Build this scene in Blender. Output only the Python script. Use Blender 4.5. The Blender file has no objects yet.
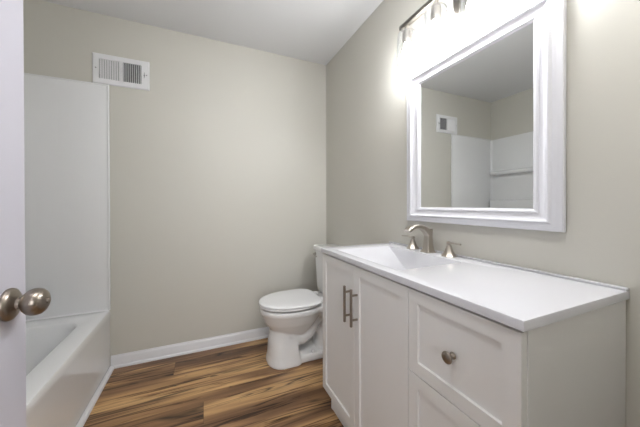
import bpy, bmesh, math, random
from mathutils import Vector, Matrix
random.seed(4)
S = bpy.context.scene
COL = S.collection
PI = math.pi

# ------------------------------------------------------------------ camera
yaw, pit, roll = math.radians(23.637), math.radians(0.278), math.radians(0.122)
right = Vector((math.cos(yaw), -math.sin(yaw), 0))
up = Vector((math.sin(yaw)*math.sin(pit), math.cos(yaw)*math.sin(pit), math.cos(pit)))
fwd = Vector((math.sin(yaw)*math.cos(pit), math.cos(yaw)*math.cos(pit), -math.sin(pit)))
cr = right*math.cos(roll) - up*math.sin(roll)
cu = up*math.cos(roll) + right*math.sin(roll)
cam = bpy.data.cameras.new('camera')
cam.sensor_width = 36; cam.lens = 268.12/640*36
cam.shift_y = -(213.5-205.8)/640
cam.clip_start = 0.02
co = bpy.data.objects.new('camera', cam); COL.objects.link(co)
M = Matrix((cr, cu, -fwd)).transposed().to_4x4(); M.translation = Vector((0, 0, 1.1337))
co.matrix_world = M
S.camera = co

# ------------------------------------------------------------------ light, world, exposure
w = bpy.data.worlds.new('world'); S.world = w; w.use_nodes = True
w.node_tree.nodes['Background'].inputs[0].default_value = (0.9, 0.93, 1.0, 1)
w.node_tree.nodes['Background'].inputs[1].default_value = 1.0
la = bpy.data.lights.new('hall_fill_light', 'AREA'); la.shape = 'RECTANGLE'; la.size = 1.4; la.size_y = 1.5  # fill light added behind the camera, set at the added hall window
la.energy = 13; la.color = (0.97, 0.98, 1.0)
lo = bpy.data.objects.new('hall_fill_light', la); COL.objects.link(lo)
lo.location = (-0.25, -2.05, 1.45); lo.rotation_euler = (math.radians(90), 0, 0)
FILL_LAMP = 17.0      # strength of the added, unseen ceiling lamp that fills the room
BULB = 80.0
S.view_settings.view_transform = 'Standard'; S.view_settings.look = 'None'
S.view_settings.gamma = 1; S.view_settings.use_curve_mapping = False
S.view_settings.exposure = 0.93

# ------------------------------------------------------------------ helpers
def srgb(r, g, b):
    f = lambda c: (c/255/12.92) if c/255 <= .04045 else ((c/255+.055)/1.055)**2.4
    return (f(r), f(g), f(b), 1)

def mat(name, col, rough=.5, metal=0, bump=None, spec=.5, coat=0, var=.0):
    m = bpy.data.materials.new(name); m.use_nodes = True
    nt = m.node_tree; b = nt.nodes['Principled BSDF']
    b.inputs['Base Color'].default_value = col; b.inputs['Roughness'].default_value = rough
    b.inputs['Metallic'].default_value = metal; b.inputs['Specular IOR Level'].default_value = spec
    b.inputs['Coat Weight'].default_value = coat
    tc = nt.nodes.new('ShaderNodeTexCoord')
    if var:
        n = nt.nodes.new('ShaderNodeTexNoise'); n.inputs['Scale'].default_value = 3.0
        nt.links.new(tc.outputs['Object'], n.inputs['Vector'])
        r = nt.nodes.new('ShaderNodeMapRange'); r.inputs['To Min'].default_value = 1-var; r.inputs['To Max'].default_value = 1+var
        nt.links.new(n.outputs['Fac'], r.inputs['Value'])
        x = nt.nodes.new('ShaderNodeVectorMath'); x.operation = 'SCALE'; x.inputs[0].default_value = col[:3]
        nt.links.new(r.outputs[0], x.inputs['Scale']); nt.links.new(x.outputs[0], b.inputs['Base Color'])
    if bump:
        sc, st = bump
        n = nt.nodes.new('ShaderNodeTexNoise'); n.inputs['Scale'].default_value = sc; n.inputs['Detail'].default_value = 3
        nt.links.new(tc.outputs['Object'], n.inputs['Vector'])
        bp = nt.nodes.new('ShaderNodeBump'); bp.inputs['Strength'].default_value = st; bp.inputs['Distance'].default_value = .001
        nt.links.new(n.outputs['Fac'], bp.inputs['Height']); nt.links.new(bp.outputs[0], b.inputs['Normal'])
    return m

WALL = mat('wall_paint', (0.60, 0.585, 0.53, 1), .45, bump=(260, .12), spec=.35)
CEIL = mat('ceiling_paint', (0.77, 0.775, 0.785, 1), .8, bump=(200, .15))
TRIM = mat('trim_paint', (0.78, 0.78, 0.80, 1), .35)
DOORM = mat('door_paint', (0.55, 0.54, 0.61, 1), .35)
CAB = mat('cabinet_paint', (0.80, 0.795, 0.785, 1), .38)
FRAME = mat('mirror_frame_paint', (0.72, 0.72, 0.76, 1), .3)
TOPM = mat('cultured_marble', (0.64, 0.64, 0.67, 1), .16, spec=.5, var=.012)
PORC = mat('porcelain', (0.86, 0.86, 0.86, 1), .08, coat=.3)
SEATM = mat('seat_plastic', (0.86, 0.86, 0.87, 1), .22)
TUBM = mat('acrylic_tub', (0.80, 0.805, 0.81, 1), .14, coat=.2)
NICK = mat('brushed_nickel', (0.47, 0.43, 0.38, 1), .34, metal=1, bump=(400, .05))
NICKD = mat('aged_nickel', (0.31, 0.27, 0.23, 1), .3, metal=1)
NICKB = mat('satin_nickel_bar', (0.46, 0.43, 0.39, 1), .38, metal=1)
BARM = mat('dark_nickel_bar', (0.20, 0.185, 0.165, 1), .42, metal=1)
MIR = mat('mirror_silver', (0.86, 0.88, 0.88, 1), .01, metal=1)
DARK = mat('recess_shade_paint', (0.05, 0.055, 0.06, 1), .8)  # dark colour standing in for shade in the vent's recesses
VENTM = mat('vent_enamel', (0.78, 0.78, 0.79, 1), .4)
GREYM = mat('damper_grey', (0.22, 0.22, 0.23, 1), .6)

def surround_mat():
    m = mat('surround_acrylic', (0.82, 0.825, 0.83, 1), .06, coat=.3)
    nt = m.node_tree; b = nt.nodes['Principled BSDF']
    tc = nt.nodes.new('ShaderNodeTexCoord'); sp = nt.nodes.new('ShaderNodeSeparateXYZ')
    nt.links.new(tc.outputs['Object'], sp.inputs[0])
    add = nt.nodes.new('ShaderNodeMath'); add.operation = 'ADD'
    nt.links.new(sp.outputs[0], add.inputs[0]); nt.links.new(sp.outputs[1], add.inputs[1])
    hs = []
    for src in (add.outputs[0], sp.outputs[2]):
        a = nt.nodes.new('ShaderNodeMath'); a.operation = 'MULTIPLY'; a.inputs[1].default_value = 1/.108
        nt.links.new(src, a.inputs[0])
        f = nt.nodes.new('ShaderNodeMath'); f.operation = 'PINGPONG'; f.inputs[1].default_value = .5
        nt.links.new(a.outputs[0], f.inputs[0])
        r = nt.nodes.new('ShaderNodeMapRange'); r.inputs['From Max'].default_value = .035
        nt.links.new(f.outputs[0], r.inputs['Value']); hs.append(r.outputs[0])
    mn = nt.nodes.new('ShaderNodeMath'); mn.operation = 'MINIMUM'
    nt.links.new(hs[0], mn.inputs[0]); nt.links.new(hs[1], mn.inputs[1])
    bp = nt.nodes.new('ShaderNodeBump'); bp.inputs['Strength'].default_value = .18; bp.inputs['Distance'].default_value = .001
    nt.links.new(mn.outputs[0], bp.inputs['Height']); nt.links.new(bp.outputs[0], b.inputs['Normal'])
    return m
SURR = surround_mat()

def floor_mat():
    m = bpy.data.materials.new('walnut_plank_floor'); m.use_nodes = True
    nt = m.node_tree; N = nt.nodes; L = nt.links; b = N['Principled BSDF']
    def math_(op, a, c=None):
        n = N.new('ShaderNodeMath'); n.operation = op
        for i, v in enumerate((a, c)):
            if v is None: continue
            if isinstance(v, (int, float)): n.inputs[i].default_value = v
            else: L.new(v, n.inputs[i])
        return n.outputs[0]
    tc = N.new('ShaderNodeTexCoord'); sp = N.new('ShaderNodeSeparateXYZ'); L.new(tc.outputs['Object'], sp.inputs[0])
    X, Y = sp.outputs[0], sp.outputs[1]
    PW, PL = .171, 2.5
    yr = math_('DIVIDE', math_('SUBTRACT', Y, 1.509), PW)
    row = math_('FLOOR', yr); fy = math_('FRACT', yr)
    off = math_('MULTIPLY', math_('FRACT', math_('ADD', math_('MULTIPLY', row, .6423), 20.0)), PL)
    xr_ = math_('DIVIDE', math_('SUBTRACT', X, off), PL)
    colx = math_('FLOOR', xr_); fx = math_('FRACT', xr_)
    cid = N.new('ShaderNodeCombineXYZ'); L.new(row, cid.inputs[0]); L.new(colx, cid.inputs[1])
    wn = N.new('ShaderNodeTexWhiteNoise'); wn.noise_dimensions = '3D'; L.new(cid.outputs[0], wn.inputs['Vector'])
    rnd = wn.outputs['Value']
    def noise(sx, sy, detail, dist, seedmul, rough=.5):
        cv = N.new('ShaderNodeCombineXYZ')
        L.new(math_('MULTIPLY', X, sx), cv.inputs[0]); L.new(math_('MULTIPLY', Y, sy), cv.inputs[1])
        L.new(math_('MULTIPLY', rnd, seedmul), cv.inputs[2])
        n = N.new('ShaderNodeTexNoise'); n.inputs['Scale'].default_value = 1; n.inputs['Detail'].default_value = detail
        n.inputs['Distortion'].default_value = dist; n.inputs['Roughness'].default_value = rough
        L.new(cv.outputs[0], n.inputs['Vector']); return n.outputs['Fac']
    broad = noise(.9, 11, 2, .35, 37)
    fac = math_('ADD', broad, math_('MULTIPLY', math_('SUBTRACT', rnd, .5), .15))
    r = N.new('ShaderNodeValToRGB'); L.new(fac, r.inputs[0])
    e = r.color_ramp.elements; e[0].position = .30; e[0].color = srgb(112, 80, 54)
    e[1].position = .70; e[1].color = srgb(222, 182, 130)
    for p, c in ((.41, (140, 105, 73)), (.48, (164, 126, 87)), (.54, (202, 161, 111))):
        q = e.new(p); q.color = srgb(*c)
    # dark heart streaks
    st = noise(1.2, 24, 4, 1.0, 91, .62)
    sr = N.new('ShaderNodeValToRGB'); L.new(st, sr.inputs[0])
    se = sr.color_ramp.elements; se[0].position = .36; se[0].color = (.16, .125, .10, 1); se[1].position = .45; se[1].color = (1, 1, 1, 1)
    q = se.new(.41); q.color = (.52, .45, .39, 1)
    fine = noise(5, 130, 3, .2, 13)
    fr = N.new('ShaderNodeMapRange'); L.new(fine, fr.inputs['Value'])
    fr.inputs['From Min'].default_value = .3; fr.inputs['From Max'].default_value = .7
    fr.inputs['To Min'].default_value = .84; fr.inputs['To Max'].default_value = 1.12
    mx = N.new('ShaderNodeMix'); mx.data_type = 'RGBA'; mx.blend_type = 'MULTIPLY'; mx.inputs[0].default_value = 1
    L.new(r.outputs[0], mx.inputs[6]); L.new(sr.outputs[0], mx.inputs[7])
    cont = noise(.55, 6.5, 2, .5, 53)
    pp = math_('PINGPONG', math_('MULTIPLY', cont, 17), .5)
    ln = N.new('ShaderNodeMapRange'); L.new(pp, ln.inputs['Value']); ln.inputs['From Max'].default_value = .26
    ln.inputs['To Min'].default_value = .16; ln.inputs['To Max'].default_value = 1
    msk = N.new('ShaderNodeMapRange'); L.new(noise(.9, 8, 2, .4, 71), msk.inputs['Value'])
    msk.inputs['From Min'].default_value = .53; msk.inputs['From Max'].default_value = .60
    grain = math_('SUBTRACT', 1.0, math_('MULTIPLY', msk.outputs[0], math_('SUBTRACT', 1.0, ln.outputs[0])))
    kn = N.new('ShaderNodeMapRange'); L.new(noise(11, 26, 1, .3, 29), kn.inputs['Value'])
    kn.inputs['From Min'].default_value = .72; kn.inputs['From Max'].default_value = .80
    kn.inputs['To Min'].default_value = 1; kn.inputs['To Max'].default_value = .35
    grain = math_('MULTIPLY', grain, kn.outputs[0])
    # seams
    def seam(f, wd):
        d = math_('MINIMUM', f, math_('SUBTRACT', 1.0, f))
        return math_('GREATER_THAN', d, wd)
    sm = math_('MULTIPLY', seam(fy, .006), seam(fx, .0007))
    smr = math_('ADD', math_('MULTIPLY', sm, .35), .65)
    tot = math_('MULTIPLY', math_('MULTIPLY', smr, fr.outputs[0]), grain)
    vm = N.new('ShaderNodeVectorMath'); vm.operation = 'SCALE'; L.new(mx.outputs[2], vm.inputs[0]); L.new(tot, vm.inputs['Scale'])
    L.new(vm.outputs[0], b.inputs['Base Color'])
    b.inputs['Roughness'].default_value = .38
    bp = N.new('ShaderNodeBump'); bp.inputs['Strength'].default_value = .25; bp.inputs['Distance'].default_value = .0006
    L.new(tot, bp.inputs['Height']); L.new(bp.outputs[0], b.inputs['Normal'])
    return m
FLOOR = floor_mat()

def glass_mat():
    m = bpy.data.materials.new('clear_glass'); m.use_nodes = True
    nt = m.node_tree; nt.nodes.remove(nt.nodes['Principled BSDF'])
    out = nt.nodes['Material Output']
    t = nt.nodes.new('ShaderNodeBsdfTransparent'); t.inputs[0].default_value = (.96, .965, .97, 1)
    g = nt.nodes.new('ShaderNodeBsdfGlossy'); g.inputs['Roughness'].default_value = .05
    lw = nt.nodes.new('ShaderNodeLayerWeight'); lw.inputs['Blend'].default_value = .5
    pw = nt.nodes.new('ShaderNodeMath'); pw.operation = 'POWER'; pw.inputs[1].default_value = 2.5; nt.links.new(lw.outputs['Facing'], pw.inputs[0])
    ma = nt.nodes.new('ShaderNodeMath'); ma.operation = 'MULTIPLY_ADD'; ma.inputs[1].default_value = .9; ma.inputs[2].default_value = .04
    nt.links.new(pw.outputs[0], ma.inputs[0])
    mx = nt.nodes.new('ShaderNodeMixShader')
    nt.links.new(ma.outputs[0], mx.inputs[0]); nt.links.new(t.outputs[0], mx.inputs[1]); nt.links.new(g.outputs[0], mx.inputs[2])
    nt.links.new(mx.outputs[0], out.inputs[0]); return m
GLASS = glass_mat()
def emis(name, col, s):
    m = bpy.data.materials.new(name); m.use_nodes = True; nt = m.node_tree
    b = nt.nodes['Principled BSDF']; b.inputs['Base Color'].default_value = (.9, .9, .9, 1)
    b.inputs['Emission Color'].default_value = col; b.inputs['Emission Strength'].default_value = s; return m
BULBM = emis('lit_bulb_glass', (.985, .99, 1.0, 1), BULB)

def finish(name, bm, m, parent=None, smooth=35):
    bmesh.ops.recalc_face_normals(bm, faces=bm.faces)
    me = bpy.data.meshes.new(name); bm.to_mesh(me); bm.free()
    o = bpy.data.objects.new(name, me); COL.objects.link(o); me.materials.append(m)
    if smooth:
        me.shade_smooth(); me.set_sharp_from_angle(angle=math.radians(smooth))
    if parent:
        o.parent = parent
        base = parent
        off = Vector()
        while base: off += base.location; base = base.parent
        me.transform(Matrix.Translation(-off))
    return o
def thing(name, label, cat, loc=(0, 0, 0), group=None):
    o = bpy.data.objects.new(name, None); COL.objects.link(o); o.location = loc
    o.empty_display_size = .05
    o['label'] = label; o['category'] = cat
    if group: o['group'] = group
    return o
def tag(o, label, cat, group=None):
    o['label'] = label; o['category'] = cat
    if group: o['group'] = group
    return o
def struct(o): o['kind'] = 'structure'; return o

def box(bm, x0, x1, y0, y1, z0, z1, bev=0, seg=2):
    r = bmesh.ops.create_cube(bm, size=1)
    vs = r['verts']
    for v in vs:
        v.co = Vector(((x0+x1)/2 + v.co.x*(x1-x0), (y0+y1)/2 + v.co.y*(y1-y0), (z0+z1)/2 + v.co.z*(z1-z0)))
    if bev:
        es = {e for v in vs for e in v.link_edges}
        bmesh.ops.bevel(bm, geom=list(es), offset=bev, segments=seg, profile=.5, affect='EDGES')
    return vs
def B(*a, **k):
    bm = bmesh.new(); box(bm, *a, **k); return bm
def loft(bm, rings, cap0=True, cap1=True, closed=False):
    vr = [[bm.verts.new(p) for p in r] for r in rings]
    n = len(vr[0])
    pairs = list(zip(vr[:-1], vr[1:]))
    if closed: pairs.append((vr[-1], vr[0]))
    for a, b in pairs:
        for i in range(n):
            j = (i+1) % n
            bm.faces.new((a[i], a[j], b[j], b[i]))
    if cap0 and not closed: bm.faces.new(vr[0])
    if cap1 and not closed: bm.faces.new(vr[-1])
    return bm
def lathe(bm, prof, origin, axis=(0, 0, 1), seg=24, cap0=True, cap1=True, closed=False):
    q = Vector((0, 0, 1)).rotation_difference(Vector(axis)).to_matrix()
    o = Vector(origin)
    rings = [[o + q @ Vector((r*math.cos(2*PI*i/seg), r*math.sin(2*PI*i/seg), z)) for i in range(seg)] for r, z in prof]
    return loft(bm, rings, cap0, cap1, closed)
def tube(bm, pts, rad, seg=12):
    """rad: a number or a list"""
    pts = [Vector(p) for p in pts]
    rings = []
    ref = None
    for i, p in enumerate(pts):
        d = (pts[min(i+1, len(pts)-1)] - pts[max(i-1, 0)]).normalized()
        if ref is None:
            ref = Vector((0, 0, 1)) if abs(d.z) < .9 else Vector((0, 1, 0))
        a = d.cross(ref).normalized(); b = d.cross(a).normalized(); ref = -b if b.dot(ref) < 0 else b
        a = d.cross(ref).normalized(); b = d.cross(a).normalized()
        r = rad[i] if isinstance(rad, (list, tuple)) else rad
        rings.append([p + a*r*math.cos(2*PI*k/seg) + b*r*math.sin(2*PI*k/seg) for k in range(seg)])
    return loft(bm, rings)
def rrect(x0, x1, y0, y1, r, z, n=6):
    pts = []
    for cx, cy, a0 in ((x1-r, y1-r, 0), (x0+r, y1-r, PI/2), (x0+r, y0+r, PI), (x1-r, y0+r, 3*PI/2)):
        for k in range(n+1):
            a = a0 + (PI/2)*k/n
            pts.append(Vector((cx + r*math.cos(a), cy + r*math.sin(a), z)))
    return pts

# ------------------------------------------------------------------ dimensions
XR, YB, XL, YN, H = 1.0658, 2.287, -1.30, 0.06, 2.44
T = .115
XT = -.5875           # outer face of the tub
# ------------------------------------------------------------------ room shell
struct(finish('floor', B(XL-T, XR+T, -2.1, YB+T, -.08, 0), FLOOR, smooth=0))
struct(finish('ceiling', B(XL-T, XR+T, YN-T, YB+T, H, H+.08), CEIL, smooth=0))
struct(finish('wall_back', B(XL-T, XR+T, YB, YB+T, 0, H), WALL, smooth=0))
struct(finish('wall_right', B(XR, XR+T, YN-T, YB, 0, H), WALL, smooth=0))
struct(finish('wall_left', B(XL-T, XL, YN-T, YB, 0, H), WALL, smooth=0))
DX0, DX1, DH = -.375, .39, 2.05
bm = bmesh.new()
box(bm, XL, DX0, YN-T, YN, 0, H); box(bm, DX1, XR, YN-T, YN, 0, H); box(bm, DX0, DX1, YN-T, YN, DH, H)
struct(finish('wall_near', bm, WALL, smooth=0))
struct(finish('wall_tub_end', B(XL, XT, .655, .762, 0, H), WALL, smooth=0))
# hall beyond the doorway, with an unseen window added for fill light
struct(finish('ceiling_hall', B(-1.2, 1.9, -2.1, YN-T, H, H+.08), CEIL, smooth=0))
struct(finish('floor_hall', B(XR+T, 1.9, -2.1, YN-T, -.08, 0), FLOOR, smooth=0))
struct(finish('wall_hall_left', B(-1.2, -1.1, -2.1, YN-T, 0, H), WALL, smooth=0))
struct(finish('wall_hall_right', B(1.9, 2.0, -2.1, YN-T, 0, H), WALL, smooth=0))
struct(finish('wall_hall_near', B(XR+T, 1.9, YN-T, YN, 0, H), WALL, smooth=0))
bm = bmesh.new()
box(bm, .55, 1.9, -2.2, -2.1, 0, H)
box(bm, -1.05, .55, -2.2, -2.1, 0, .65); box(bm, -1.05, .55, -2.2, -2.1, 2.25, H)
struct(finish('wall_hall_far', bm, WALL, smooth=0))
wn = struct(thing('added_window_1', 'added hall window, unseen, for fill light', 'window', (-.25, -2.15, .65))); del wn['label']; del wn['category']
bm = bmesh.new()
box(bm, -1.05, .55, -2.17, -2.12, .65, .70); box(bm, -1.05, .55, -2.17, -2.12, 2.20, 2.25)
box(bm, -1.05, -1, -2.17, -2.12, .70, 2.20); box(bm, .50, .55, -2.17, -2.12, .70, 2.20); box(bm, -.28, -.22, -2.17, -2.12, .70, 2.20)
finish('added_window_frame', bm, TRIM, wn)
finish('added_window_glass', B(-1.0, .5, -2.147, -2.143, .70, 2.20), GLASS, wn)

# door casing and jamb
bm = bmesh.new()
box(bm, DX0-.06, DX0-.012, YN, YN+.014, 0, DH+.06, .003); box(bm, DX1, DX1+.06, YN, YN+.014, 0, DH+.06, .003)
box(bm, DX0-.012, DX1, YN, YN+.014, DH, DH+.06, .003)
struct(finish('trim_1', bm, TRIM))

# baseboards: board with eased top and a shoe moulding
def baseboard(name, p0, p1, nrm, top=.085):
    """p0->p1 along the wall, nrm points into the room"""
    prof = [(0, 0), (.022, 0), (.022, .006), (.019, .013), (.0125, .018), (.012, .020), (.012, top-.018), (.009, top-.010), (.006, top-.006), (.005, top), (0, top)]
    p0, p1, n = Vector(p0), Vector(p1), Vector(nrm)
    bm = bmesh.new()
    loft(bm, [[p + n*a + Vector((0, 0, h)) for a, h in prof] for p in (p0, p1)])
    return struct(finish(name, bm, TRIM, smooth=25))
baseboard('baseboard_back', (XT+.0005, YB, 0), (XR, YB, 0), (0, -1, 0))
baseboard('baseboard_right', (XR, YB-.022, 0), (XR, 1.345, 0), (-1, 0, 0))
baseboard('baseboard_near', (DX1+.06, YN, 0), (XR-.022, YN, 0), (0, 1, 0))
baseboard('baseboard_right_end', (XR, YN, 0), (XR, .335, 0), (-1, 0, 0))
# quarter round along the tub apron
bm = bmesh.new()
pr = [(0, 0), (.023, 0), (.0225, .007), (.019, .0155), (.012, .021), (.005, .0235), (0, .024)]
loft(bm, [[Vector((XT+a, y, h)) for a, h in pr] for y in (.77, YB-.0225)])
struct(finish('trim_2', bm, TRIM))

# ------------------------------------------------------------------ door, standing open
door = struct(bpy.data.objects.new('door_1', None)); COL.objects.link(door); door.location = (-.3875, .07, 0)
DF = -.370
finish('door_slab', B(DF-.035, DF, .068, .828, .012, 2.035, .0015, seg=1), DOORM, door)
def knob(side):
    s = side; x0 = DF if s > 0 else DF-.035
    k = bmesh.new()
    lathe(k, [(.0325, 0), (.0335, .003), (.0325, .007), (.027, .011), (.020, .013), (.0155, .0145), (.0125, .016), (.0120, .021), (.015, .0235),
              (.0205, .027), (.0258, .033), (.0282, .040), (.0282, .046), (.0262, .053), (.0215, .0585), (.015, .062), (.0075, .0632), (.0070, .0625), (.0068, .0655), (.004, .066)],
          (x0, .766, .928), (s, 0, 0), 32)
    return finish('door_knob', k, NICKD, door, 50)
knob(1); knob(-1)
finish('latch_plate', B(DF-.030, DF-.005, .8275, .8292, .90, .957, .0008, seg=1), NICKD, door)
for z in (.25, 1.05, 1.85):
    k = bmesh.new(); lathe(k, [(.006, -.045), (.006, .045)], (DF+.002, .0755, z), seg=12)
    box(k, DF-.001, DF+.0015, .076, .10, z-.045, z+.045)
    finish('hinge', k, NICKD, door)

# ------------------------------------------------------------------ wall vent
VX0, VX1, VZ0, VZ1 = -.675, -.355, 1.967, 2.163
vent = thing('wall_vent', 'white metal wall register with vertical louvers, high on the wall above the tub surround edge', 'vent', ((VX0+VX1)/2, YB, 2.065))
bm = bmesh.new()
A = (-.642, -.523); C_ = (-.509, -.397); OZ0, OZ1 = 1.998, 2.132
yf = YB-.012
box(bm, VX0, A[0], yf, YB-.001, VZ0, VZ1); box(bm, A[1], C_[0], yf, YB-.001, OZ0, OZ1); box(bm, C_[1], VX1, yf, YB-.001, VZ0, VZ1)
box(bm, A[0], C_[1], yf, YB-.001, VZ0, OZ0); box(bm, A[0], C_[1], yf, YB-.001, OZ1, VZ1)
bmesh.ops.remove_doubles(bm, verts=bm.verts, dist=.0001)
finish('face_plate', bm, VENTM, vent)
# sloped outer lip of the plate
bm = bmesh.new()
def rect3(x0, x1, z0, z1, y): return [Vector((x0, y, z0)), Vector((x1, y, z0)), Vector((x1, y, z1)), Vector((x0, y, z1))]
loft(bm, [rect3(VX0-.005, VX1+.005, VZ0-.005, VZ1+.005, YB), rect3(VX0-.005, VX1+.005, VZ0-.005, VZ1+.005, YB-.005),
          rect3(VX0, VX1, VZ0, VZ1, yf), rect3(VX0, VX1, VZ0, VZ1, YB)], closed=True)
finish('plate_rim', bm, VENTM, vent)
finish('duct_shade_sheet', B(A[0]-.003, C_[1]+.003, YB-.0022, YB-.0008, OZ0-.003, OZ1+.003), DARK, vent)  # flat dark sheet painted as the shade inside the duct
def louver(x, ang, m):
    q = bmesh.new(); box(q, -.0007, .0007, -.0065, .0065, OZ0, OZ1)
    bmesh.ops.rotate(q, verts=q.verts, cent=(0, 0, 0), matrix=Matrix.Rotation(ang, 3, 'Z'))
    bmesh.ops.translate(q, verts=q.verts, vec=(x, YB-.0085, 0)); return finish('louver', q, m, vent, 0)
n = 9
for i in range(n): louver(A[0] + (i+.7)*(A[1]-A[0])/n, math.radians(-40), VENTM)
n = 9
for i in range(n): louver(C_[0] + (i+.5)*(C_[1]-C_[0])/n, math.radians(38), VENTM)
bm = bmesh.new()
for i in range(14):
    z = OZ0 + (i+.5)*(OZ1-OZ0)/14
    box(bm, C_[0], C_[1], YB-.0032, YB-.0022, z-.0017, z+.0017)
finish('damper_vanes', bm, GREYM, vent, 0)
bm = bmesh.new(); box(bm, -.381, -.379, yf-.0006, yf+.001, 2.045, 2.085); finish('lever_slot_shade', bm, DARK, vent, 0)  # dark strip on the plate for the shade in the slot
bm = bmesh.new(); box(bm, -.383, -.377, yf-.010, yf, 2.058, 2.064, .001); finish('damper_lever', bm, GREYM, vent)
for x in (-.660, -.367):
    k = bmesh.new(); lathe(k, [(.004, 0), (.0036, .0012), (.002, .0018)], (x, yf, 2.066), (0, -1, 0), 12); finish('screw', k, GREYM, vent)

# ------------------------------------------------------------------ bathtub
ZT = .407; TY0, TY1 = .765, YB-.002; TX0, TX1 = XL+.002, XT
tub = thing('bathtub', 'white alcove bathtub with a plain glossy apron, behind the open door', 'bathtub', ((TX0+TX1)/2, (TY0+TY1)/2, 0))
def outer(d, z, r=.006): return rrect(TX0+d, TX1-d, TY0+d, TY1-d, r, z, 8)
def inner(d, z, r=.10, dy=0): return rrect(TX0+.085+d, TX1-.112-d, TY0+.12+d+dy*.3, TY1-.145-d-dy, r, z, 8)
bm = bmesh.new()
loft(bm, [outer(.003, 0), outer(.003, .33), outer(0, .36), outer(0, ZT-.012), outer(.0035, ZT-.0035), outer(.012, ZT, .01),
          inner(-.012, ZT, .112), inner(-.004, ZT-.0025, .105), inner(.004, ZT-.010, .10), inner(.012, ZT-.03, .095), inner(.028, .30, .09, .01),
          inner(.05, .16, .085, .05), inner(.075, .105, .08, .07), inner(.13, .085, .06, .09)])
finish('tub_body', bm, TUBM, tub, 40)
k = bmesh.new(); lathe(k, [(.034, 0), (.034, .003), (.026, .005), (.010, .004)], (-.93, 1.98, .086), seg=20); finish('drain', k, NICK, tub)
k = bmesh.new(); lathe(k, [(.036, 0), (.036, .004), (.03, .008)], (-.955, 1.0, .30), (0, 1, .12), seg=20); finish('overflow_plate', k, NICK, tub)

# ------------------------------------------------------------------ tub surround
sur = thing('tub_surround', 'glossy white moulded wall panels around the bathtub with shelf ledges', 'shower surround', (XL, YB, ZT))
ZS = 1.96
finish('back_panel', B(XL+.012, XT-.001, YB-.010, YB-.0005, ZT+.0003, ZS, .003), SURR, sur)
finish('edge_flange', B(XT-.013, XT+.001, YB-.0145, YB-.0005, ZT+.0003, ZS+.001, .004, seg=3), TUBM, sur)
finish('top_flange', B(XL+.012, XT-.013, YB-.013, YB-.0005, ZS-.010, ZS+.001, .003), TUBM, sur)
finish('side_panel', B(XL+.0005, XL+.012, .764, YB-.0005, ZT+.0003, ZS-.01, .002), SURR, sur)
finish('end_panel', B(XL+.012, XT-.001, .7625, .773, ZT+.0003, ZS, .003), SURR, sur)
bm = bmesh.new()                                        # corner cove between panels
pr = [(0, 0), (.018, 0), (.011, -.002), (.006, -.006), (.002, -.011), (0, -.018)]
loft(bm, [[Vector((XL+.012+a, YB-.010+b, z)) for a, b in pr] for z in (ZT+.002, ZS-.012)])
finish('corner_cove', bm, TUBM, sur, 60)
bm = bmesh.new()
pr = [(0, 0), (.009, 0), (.005, .002), (.002, .005), (0, .009)]
loft(bm, [[Vector((x, YB-.0095-a, ZT+.0003+h)) for a, h in pr] for x in (XL+.012, XT-.006)])
finish('caulk_bead', bm, TUBM, sur, 60)
finish('shelf_ledge', B(XL+.011, XL+.075, .85, 2.262, 1.492, 1.545, .024, seg=5), TUBM, sur)
finish('lower_ledge', B(XL+.011, XL+.065, .80, 2.262, ZT+.03, 1.185, .012, seg=4), TUBM, sur)

# ------------------------------------------------------------------ toilet (tank on the right wall, bowl pointing to -x)
TC = 1.915
toilet = thing('toilet', 'white two-piece toilet with closed lid between the vanity and the far wall', 'toilet', (XR-.35, TC, 0))
def U(u, v, z): return Vector((XR-u, TC+v, z))
def egg(uc, af, ab, b, z, nf=2.15, nb=2.6, n=56):
    pts = []
    for i in range(n):
        t = 2*PI*i/n; c, s = math.cos(t), math.sin(t)
        e = nf if c > 0 else nb
        r = (abs(c)**e + abs(s)**e)**(-1/e)
        pts.append(U(uc + (af if c > 0 else ab)*r*c, b*r*s, z))
    return pts
bm = bmesh.new()
loft(bm, [egg(.44, .13, .10, .085, .19), egg(.445, .165, .12, .108, .22), egg(.445, .190, .145, .132, .255), egg(.447, .212, .172, .153, .29),
          egg(.45, .226, .20, .169, .33), egg(.45, .236, .215, .177, .352), egg(.45, .243, .22, .183, .362), egg(.45, .246, .22, .185, .375), egg(.45, .246, .22, .185, .391), egg(.45, .24, .215, .18, .397)])
# front pedestal
loft(bm, [egg(.53, .120, .115, .140, 0, 2.3, 6), egg(.53, .119, .113, .139, .018, 2.3, 6), egg(.53, .110, .106, .127, .06, 2.3, 6), egg(.535, .100, .100, .108, .15, 2.3, 6),
          egg(.53, .096, .096, .102, .20, 2.3, 5), egg(.525, .096, .095, .100, .25, 2.2, 4)])
# rear foot
loft(bm, [egg(.30, .20, .20, .120, 0, 6, 5), egg(.30, .20, .20, .120, .035, 6, 5), egg(.30, .195, .19, .110, .055, 6, 5)])
loft(bm, [egg(.22, .07, .07, .085, .04, 3, 3), egg(.22, .055, .055, .07, .11, 3, 3), egg(.22, .05, .05, .06, .2, 3, 3)])
# trapway
P = [(.50, .20), (.45, .165), (.40, .155), (.345, .185), (.31, .24), (.275, .285), (.23, .29), (.195, .25), (.185, .18), (.185, .08), (.185, .03)]
for vv in (-.042, .042): tube(bm, [U(u, vv, z) for u, z in P], [.065, .058, .055, .052, .05, .05, .05, .05, .05, .05, .05], 16)
tube(bm, [U(u, 0, z) for u, z in P], [.085, .082, .078, .074, .072, .072, .072, .07, .07, .07, .07], 16)
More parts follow.
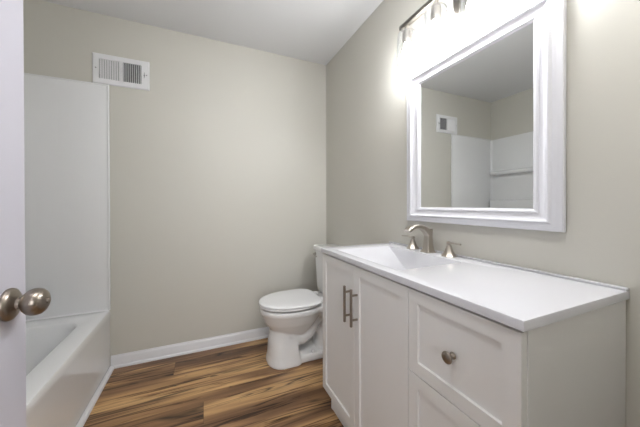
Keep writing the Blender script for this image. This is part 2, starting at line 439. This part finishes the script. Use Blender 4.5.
# deck under the tank
loft(bm, [egg(.16, .14, .13, .10, .30, 4, 4), egg(.17, .16, .15, .15, .345, 4, 4), egg(.17, .18, .155, .175, .365, 4, 4), egg(.17, .18, .155, .178, .395, 4, 4), egg(.17, .176, .15, .174, .401, 4, 4)])
bmesh.ops.recalc_face_normals(bm, faces=bm.faces)
bowl = finish('bowl', bm, PORC, toilet, 0)
rm = bowl.modifiers.new('r', 'REMESH'); rm.mode = 'VOXEL'; rm.voxel_size = .0055; rm.use_smooth_shade = True
sm = bowl.modifiers.new('s', 'SMOOTH'); sm.factor = .5; sm.iterations = 7
# seat and lid
bm = bmesh.new()
loft(bm, [egg(.45, .243, .19, .183, .4075), egg(.45, .249, .194, .188, .410), egg(.45, .250, .195, .189, .416), egg(.45, .247, .192, .186, .4205)])
finish('seat', bm, SEATM, toilet, 60)
def lid_ring(d, z): return egg(.45, .252-d, .195-d, .191-d, z, 2.1, 4.2)
bm = bmesh.new()
loft(bm, [lid_ring(.006, .4235), lid_ring(.001, .4255), lid_ring(0, .431), lid_ring(.003, .4365), lid_ring(.010, .4395), lid_ring(.03, .4415), lid_ring(.09, .4435), lid_ring(.14, .444)])
finish('lid', bm, SEATM, toilet, 60)
for v in (-.075, .075):
    bm = bmesh.new(); box(bm, XR-.268, XR-.222, TC+v-.02, TC+v+.02, .4015, .4335, .008, seg=3); finish('hinge', bm, SEATM, toilet)
# tank
bm = bmesh.new()
def trr(u0, u1, h, z, r): return rrect(XR-u1, XR-u0, TC-h, TC+h, r, z, 6)
loft(bm, [trr(.03, .165, .165, .402, .03), trr(.022, .182, .182, .418, .035), trr(.02, .186, .187, .45, .035), trr(.015, .197, .206, .752, .035)])
finish('tank', bm, PORC, toilet, 50)
bm = bmesh.new()
loft(bm, [trr(.010, .200, .209, .7525, .03), trr(.006, .206, .214, .757, .033), trr(.006, .207, .215, .778, .033), trr(.010, .203, .211, .787, .03), trr(.02, .193, .20, .790, .025)])
finish('tank_lid', bm, PORC, toilet, 50)
bm = bmesh.new()
lathe(bm, [(.013, 0), (.013, .006), (.008, .010), (.007, .020)], U(.1955, .165, .722), (-1, 0, 0), 16)
tube(bm, [U(.216, .168, .722), U(.219, .150, .720), U(.219, .115, .713), U(.219, .095, .709)], [.006, .006, .005, .0065], 10)
finish('flush_lever', bm, NICKB, toilet)
for s in (-1, 1):
    k = bmesh.new(); lathe(k, [(.015, 0), (.0145, .010), (.011, .017), (.005, .020)], U(.33, s*.098, .052), seg=16); finish('bolt_cap', k, SEATM, toilet)

# ------------------------------------------------------------------ vanity cabinet
XF = .601; CY0, CY1 = .337, 1.341; ZC = .8976
van = thing('vanity_cabinet', 'white shaker vanity cabinet with two doors and a stack of drawers', 'cabinet', ((XF+XR)/2, (CY0+CY1)/2, 0))
bm = bmesh.new()
def side(y0, y1):                                            # side panel with a toe-kick notch at the front
    pr = [(XF+.0195, ZC-.023), (XF+.0195, .1145), (XF+.052, .1145), (XF+.052, 0), (XR-.001, 0), (XR-.001, ZC-.023)]
    loft(bm, [[Vector((x, y, z)) for x, z in pr] for y in (y0, y1)])
side(CY0, CY0+.016); side(CY1-.016, CY1)
box(bm, XF+.0195, XR-.001, CY0+.016, CY1-.016, .115, .133)
box(bm, XR-.013, XR-.001, CY0+.016, CY1-.016, .133, ZC-.023)
box(bm, XF+.0195, XF+.0385, .664, .682, .133, ZC-.023)
box(bm, XF+.0195, XF+.0385, CY0+.016, CY1-.016, ZC-.05, ZC-.023)
box(bm, XF+.0195, XF+.0385, CY0+.016, .664, .595, .615); box(bm, XF+.0195, XF+.0385, CY0+.016, .664, .36, .38)
finish('cabinet_body', bm, CAB, van, 0)
finish('toe_kick', B(XF+.054, XF+.068, CY0+.016, CY1-.016, 0, .1145), CAB, van, 0)
def shaker(name, y0, y1, z0, z1, stile=.056):
    bm = bmesh.new()
    box(bm, XF, XF+.019, y0, y1, z0, z1)
    f = min(bm.faces, key=lambda f: f.calc_center_median().x)
    bmesh.ops.inset_individual(bm, faces=[f], thickness=.0012, depth=0)
    bmesh.ops.inset_individual(bm, faces=[f], thickness=stile-.0012, depth=0)
    r = bmesh.ops.inset_individual(bm, faces=[f], thickness=.0022, depth=-.0065)
    for v in bm.verts:                                       # ease the outer arris
        if abs(v.co.x-XF) < 1e-5 and (min(abs(v.co.y-y0), abs(v.co.y-y1)) < 1e-5 or min(abs(v.co.z-z0), abs(v.co.z-z1)) < 1e-5):
            v.co.x += .0011
    return finish(name, bm, CAB, van, 0)
def pull(y, parent):
    z0, z1 = .617, .775; zc = (z0+z1)/2
    bm = bmesh.new(); lathe(bm, [(.0052, z0-zc), (.006, z0-zc+.001), (.006, z1-zc-.001), (.0052, z1-zc)], (XF-.030, y, zc), seg=14)
    for s in (-1, 1): lathe(bm, [(.0048, 0), (.0048, .030)], (XF, y, zc+s*.052), (-1, 0, 0), 10)
    return finish('handle', bm, NICKD, parent)
dz0, dz1 = .135, .867
DS = 1.0065
d1 = shaker('door', DS+.0015, CY1-.001, dz0, dz1); pull(DS+.031, d1)
d2 = shaker('door', .6735, DS-.0015, dz0, dz1); pull(DS-.026, d2)
def cabknob(y, z, parent):
    bm = bmesh.new()
    lathe(bm, [(.0095, 0), (.0095, .002), (.007, .004), (.0052, .008), (.0052, .013), (.009, .017), (.0150, .0195), (.0160, .022), (.0150, .0248), (.011, .027), (.005, .0282)],
          (XF, y, z), (-1, 0, 0), 24)
    return finish('knob', bm, NICKD, parent, 50)
for z0, z1 in ((.6085, .867), (.3715, .6055), (.135, .3685)):
    d = shaker('drawer', CY0+.002, .6705, z0, z1, .055)
    cabknob(.504, (z0+z1)/2-.002, d)

# ------------------------------------------------------------------ countertop with integral basin
top = thing('countertop', 'white one-piece countertop with a rectangular sloping sink basin on the cabinet', 'countertop', ((XF+XR)/2, .84, ZC-.0225))
TX, TY0_, TY1_ = .5932, .3293, 1.3435
bx0, bx1, by0, by1 = .645, .972, .768, 1.245
bm = bmesh.new()
zt, zb = ZC, ZC-.0225
R0 = lambda d, z, r: rrect(TX+d, XR-.0008, TY0_+d, TY1_-d, r, z, 4)
I0 = lambda d, z, r: rrect(bx0+d, bx1-d, by0+d, by1-d, r, z, 4)
def ramp(k, z, r): # k 0..1 from rim to drain slot
    cx0, cx1, cy0, cy1 = .70, .955, .95, 1.08
    return rrect(bx0+(cx0-bx0)*k, bx1+(cx1-bx1)*k, by0+(cy0-by0)*k, by1+(cy1-by1)*k, r, z, 4)
inner_b = lambda d, z: rrect(bx0-.004+d, bx1+.004-d, by0-.004+d, by1+.004-d, .012, z, 4)
loft(bm, [inner_b(-.002, zb), R0(0, zb, .002), R0(0, zt-.004, .003), R0(.0015, zt-.001, .003), R0(.005, zt, .004),
          I0(-.006, zt, .012), I0(-.001, zt-.0015, .010), ramp(.02, zt-.007, .009), ramp(.55, zt-.060, .008), ramp(.95, zt-.098, .006), ramp(1, zt-.100, .005),
          ], cap0=False, cap1=True)
# underside of the bowl
loft(bm, [inner_b(-.002, zb), inner_b(.003, zb-.02), ramp(.55, zt-.075, .02), ramp(.9, zt-.112, .02)], cap0=False, cap1=True)
bmesh.ops.remove_doubles(bm, verts=bm.verts, dist=.00005)
finish('basin_top', bm, TOPM, top, 30)
finish('back_lip', B(XR-.016, XR-.0008, TY0_+.001, TY1_-.001, zt-.001, zt+.008, .003, seg=3), TOPM, top)
k = bmesh.new(); lathe(k, [(.021, 0), (.021, .002), (.016, .0035), (.006, .003)], (.83, 1.007, zt-.0998), seg=20); finish('drain', k, NICK, top)

# ------------------------------------------------------------------ faucet
FX, FY = 1.018, .997
fau = thing('faucet', 'brushed nickel widespread faucet with arched spout and two lever handles behind the basin', 'faucet', (FX, FY, zt))
def sq(c, hx, hy, z, r): return rrect(c[0]-hx, c[0]+hx, c[1]-hy, c[1]+hy, r, z, 3)
bm = bmesh.new()
cF = (FX, FY)
loft(bm, [sq(cF, .027, .029, zt+.0003, .006), sq(cF, .027, .029, zt+.004, .006), sq(cF, .022, .024, zt+.008, .006), sq(cF, .0185, .020, zt+.020, .005),
          sq(cF, .0165, .0175, zt+.045, .005), sq(cF, .015, .016, zt+.075, .005), sq(cF, .0152, .0172, zt+.113, .004), sq(cF, .0128, .0144, zt+.115, .003)])
# arched flat spout
path = [(-.002, .092, .032), (-.018, .109, .028), (-.038, .122, .023), (-.062, .129, .020), (-.086, .1295, .018), (-.106, .1245, .018), (-.122, .1165, .018), (-.132, .1095, .015)]
wid = [.0165, .0165, .0166, .0168, .0174, .0182, .0192, .0200]
rings = []
for i, (u, z, t) in enumerate(path):
    a = path[max(i-1, 0)]; b = path[min(i+1, len(path)-1)]
    d = Vector((b[0]-a[0], 0, b[1]-a[1])).normalized(); nn = Vector((-d.z, 0, d.x)); nn = nn if nn.z > 0 else -nn
    c = Vector((FX+u, FY, zt+z)); h = t/2; w_ = wid[i]; bv = min(.004, h*.6)
    rings.append([c + nn*p + Vector((0, q, 0)) for p, q in ((h, -w_+bv), (h, w_-bv), (h-bv, w_), (-h+bv, w_), (-h, w_-bv), (-h, -w_+bv), (-h+bv, -w_), (h-bv, -w_))])
loft(bm, rings)
finish('spout', bm, NICK, fau, 40)
for s, xo, yo in ((1, .010, .116), (-1, .006, -.117)):
    c = (FX+xo, FY+yo)
    bm = bmesh.new()
    def octo(r, z, t=8): return [Vector((c[0]+r*math.cos(2*PI*(i+.5)/t), c[1]+r*math.sin(2*PI*(i+.5)/t), zt+z)) for i in range(t)]
    loft(bm, [octo(.0345, .0003), octo(.0345, .003), octo(.031, .006), octo(.0245, .014), octo(.0190, .025), octo(.0145, .037), octo(.0115, .046), octo(.0105, .049)])
    lathe(bm, [(.007, .048), (.007, .053), (.0105, .055), (.011, .060), (.0095, .065), (.004, .067)], (c[0], c[1], zt), seg=16)
    rings = []
    for d, hw, ht, dz in ((.0, .0065, .005, .060), (.018, .006, .0042, .0615), (.04, .0058, .0035, .063), (.058, .0068, .0038, .063), (.068, .0060, .0034, .0625)):
        x, y, z = c[0]-d*.18, c[1]+s*d, zt+dz
        rings.append([Vector((x+p*hw, y, z+q*ht)) for p, q in ((1, .5), (.5, 1), (-.5, 1), (-1, .5), (-1, -.5), (-.5, -1), (.5, -1), (1, -.5))])
    loft(bm, rings)
    finish('lever_handle', bm, NICK, fau, 30)

# ------------------------------------------------------------------ wall mirror
MY0, MY1, MZ0, MZ1 = .466, 1.174, 1.0442, 1.8388
mir = thing('wall_mirror', 'rectangular mirror in a wide white moulded frame above the vanity', 'mirror', (XR, (MY0+MY1)/2, (MZ0+MZ1)/2))
prof = [(.006, .001), (.006, .006), (0, .010), (0, .024), (.003, .027), (.016, .028), (.019, .0295), (.030, .030), (.033, .034), (.037, .0365), (.041, .0355),
        (.0435, .031), (.046, .028), (.060, .022), (.072, .0185), (.074, .0215), (.078, .0235), (.082, .0225), (.0845, .019), (.0865, .018), (.0905, .0165), (.0925, .0125), (.0925, .001)]
bm = bmesh.new()
loft(bm, [[Vector((XR-h, MY0+t*.98, MZ0+t*.80)), Vector((XR-h, MY1-t*.98, MZ0+t*.80)), Vector((XR-h, MY1-t*.98, MZ1-t*.80)), Vector((XR-h, MY0+t*.98, MZ1-t*.80))] for t, h in prof], closed=True)
finish('frame', bm, FRAME, mir, 28)
finish('glass', B(XR-.0115, XR-.004, MY0+.087, MY1-.087, MZ0+.0705, MZ1-.0705), MIR, mir, 0)

# ------------------------------------------------------------------ vanity light
LYC = .822
vl = thing('vanity_light', 'four-bulb nickel bar light with clear glass jar shades above the mirror', 'wall light', (XR, LYC, 2.09))
SX = .985
bm = bmesh.new()
def stadium(hw, z0, z1, x, n=12):
    pts = [Vector((x, LYC+hw*math.cos(PI*k/n), z1-hw+hw*math.sin(PI*k/n))) for k in range(n+1)]
    return pts + [Vector((x, LYC+hw*math.cos(PI+PI*k/n), z0+hw+hw*math.sin(PI+PI*k/n))) for k in range(n+1)]
loft(bm, [stadium(.057, 1.968, 2.17, XR-.0008), stadium(.057, 1.968, 2.17, XR-.016), stadium(.053, 1.972, 2.166, XR-.022), stadium(.042, 1.983, 2.155, XR-.025)])
finish('back_plate', bm, BARM, vl)
bm = bmesh.new(); tube(bm, [(XR-.02, LYC, 2.079), (SX+.01, LYC, 2.079)], .0105, 16); finish('mount_post', bm, NICKB, vl)
bm = bmesh.new(); box(bm, SX-.013, SX+.013, LYC-.333, LYC+.333, 2.068, 2.090, .002); finish('bar', bm, BARM, vl)
for i in range(4):
    y = LYC + (1.5-i)*.190
    bm = bmesh.new(); lathe(bm, [(.009, 2.0675), (.009, 2.042), (.020, 2.040), (.0235, 2.032), (.0235, 1.984), (.0205, 1.974), (.012, 1.973)], (SX, y, 0), seg=24); finish('socket', bm, NICKB, vl)
    bm = bmesh.new()
    lathe(bm, [(.0245, 2.035), (.038, 2.034), (.046, 2.029), (.0500, 2.019), (.0510, 2.000), (.0520, 1.95), (.0545, 1.875), (.0560, 1.850), (.0535, 1.850),
               (.0520, 1.875), (.0495, 1.95), (.0485, 2.000), (.0475, 2.018), (.044, 2.026), (.037, 2.031), (.0245, 2.032)], (SX, y, 0), seg=36, closed=True)
    finish('glass_shade', bm, GLASS, vl, 50)
    bm = bmesh.new()
    lathe(bm, [(.0115, 1.972), (.0135, 1.966), (.0165, 1.955), (.0225, 1.940), (.0278, 1.923), (.0298, 1.905), (.0285, 1.889), (.0235, 1.875), (.015, 1.8655), (.005, 1.863)], (SX, y, 0), seg=24)
    finish('light_bulb', bm, BULBM, vl, 60)

# ------------------------------------------------------------------ added fill: flush ceiling lamp, out of view inside the door
cl = thing('added_ceiling_light', 'round flush ceiling lamp added out of view just inside the door as fill light', 'added fill light', (.10, .32, H))
bm = bmesh.new(); lathe(bm, [(.175, H-.0008), (.175, H-.018), (.165, H-.024), (.155, H-.024)], (.10, .32, 0), seg=40); finish('base', bm, TRIM, cl)
bm = bmesh.new(); lathe(bm, [(.160, H-.0245), (.157, H-.035), (.140, H-.052), (.105, H-.064), (.06, H-.070), (.01, H-.072)], (.10, .32, 0), seg=40)
finish('diffuser', bm, emis('fill_diffuser', (1.0, .99, .98, 1), FILL_LAMP), cl, 60)
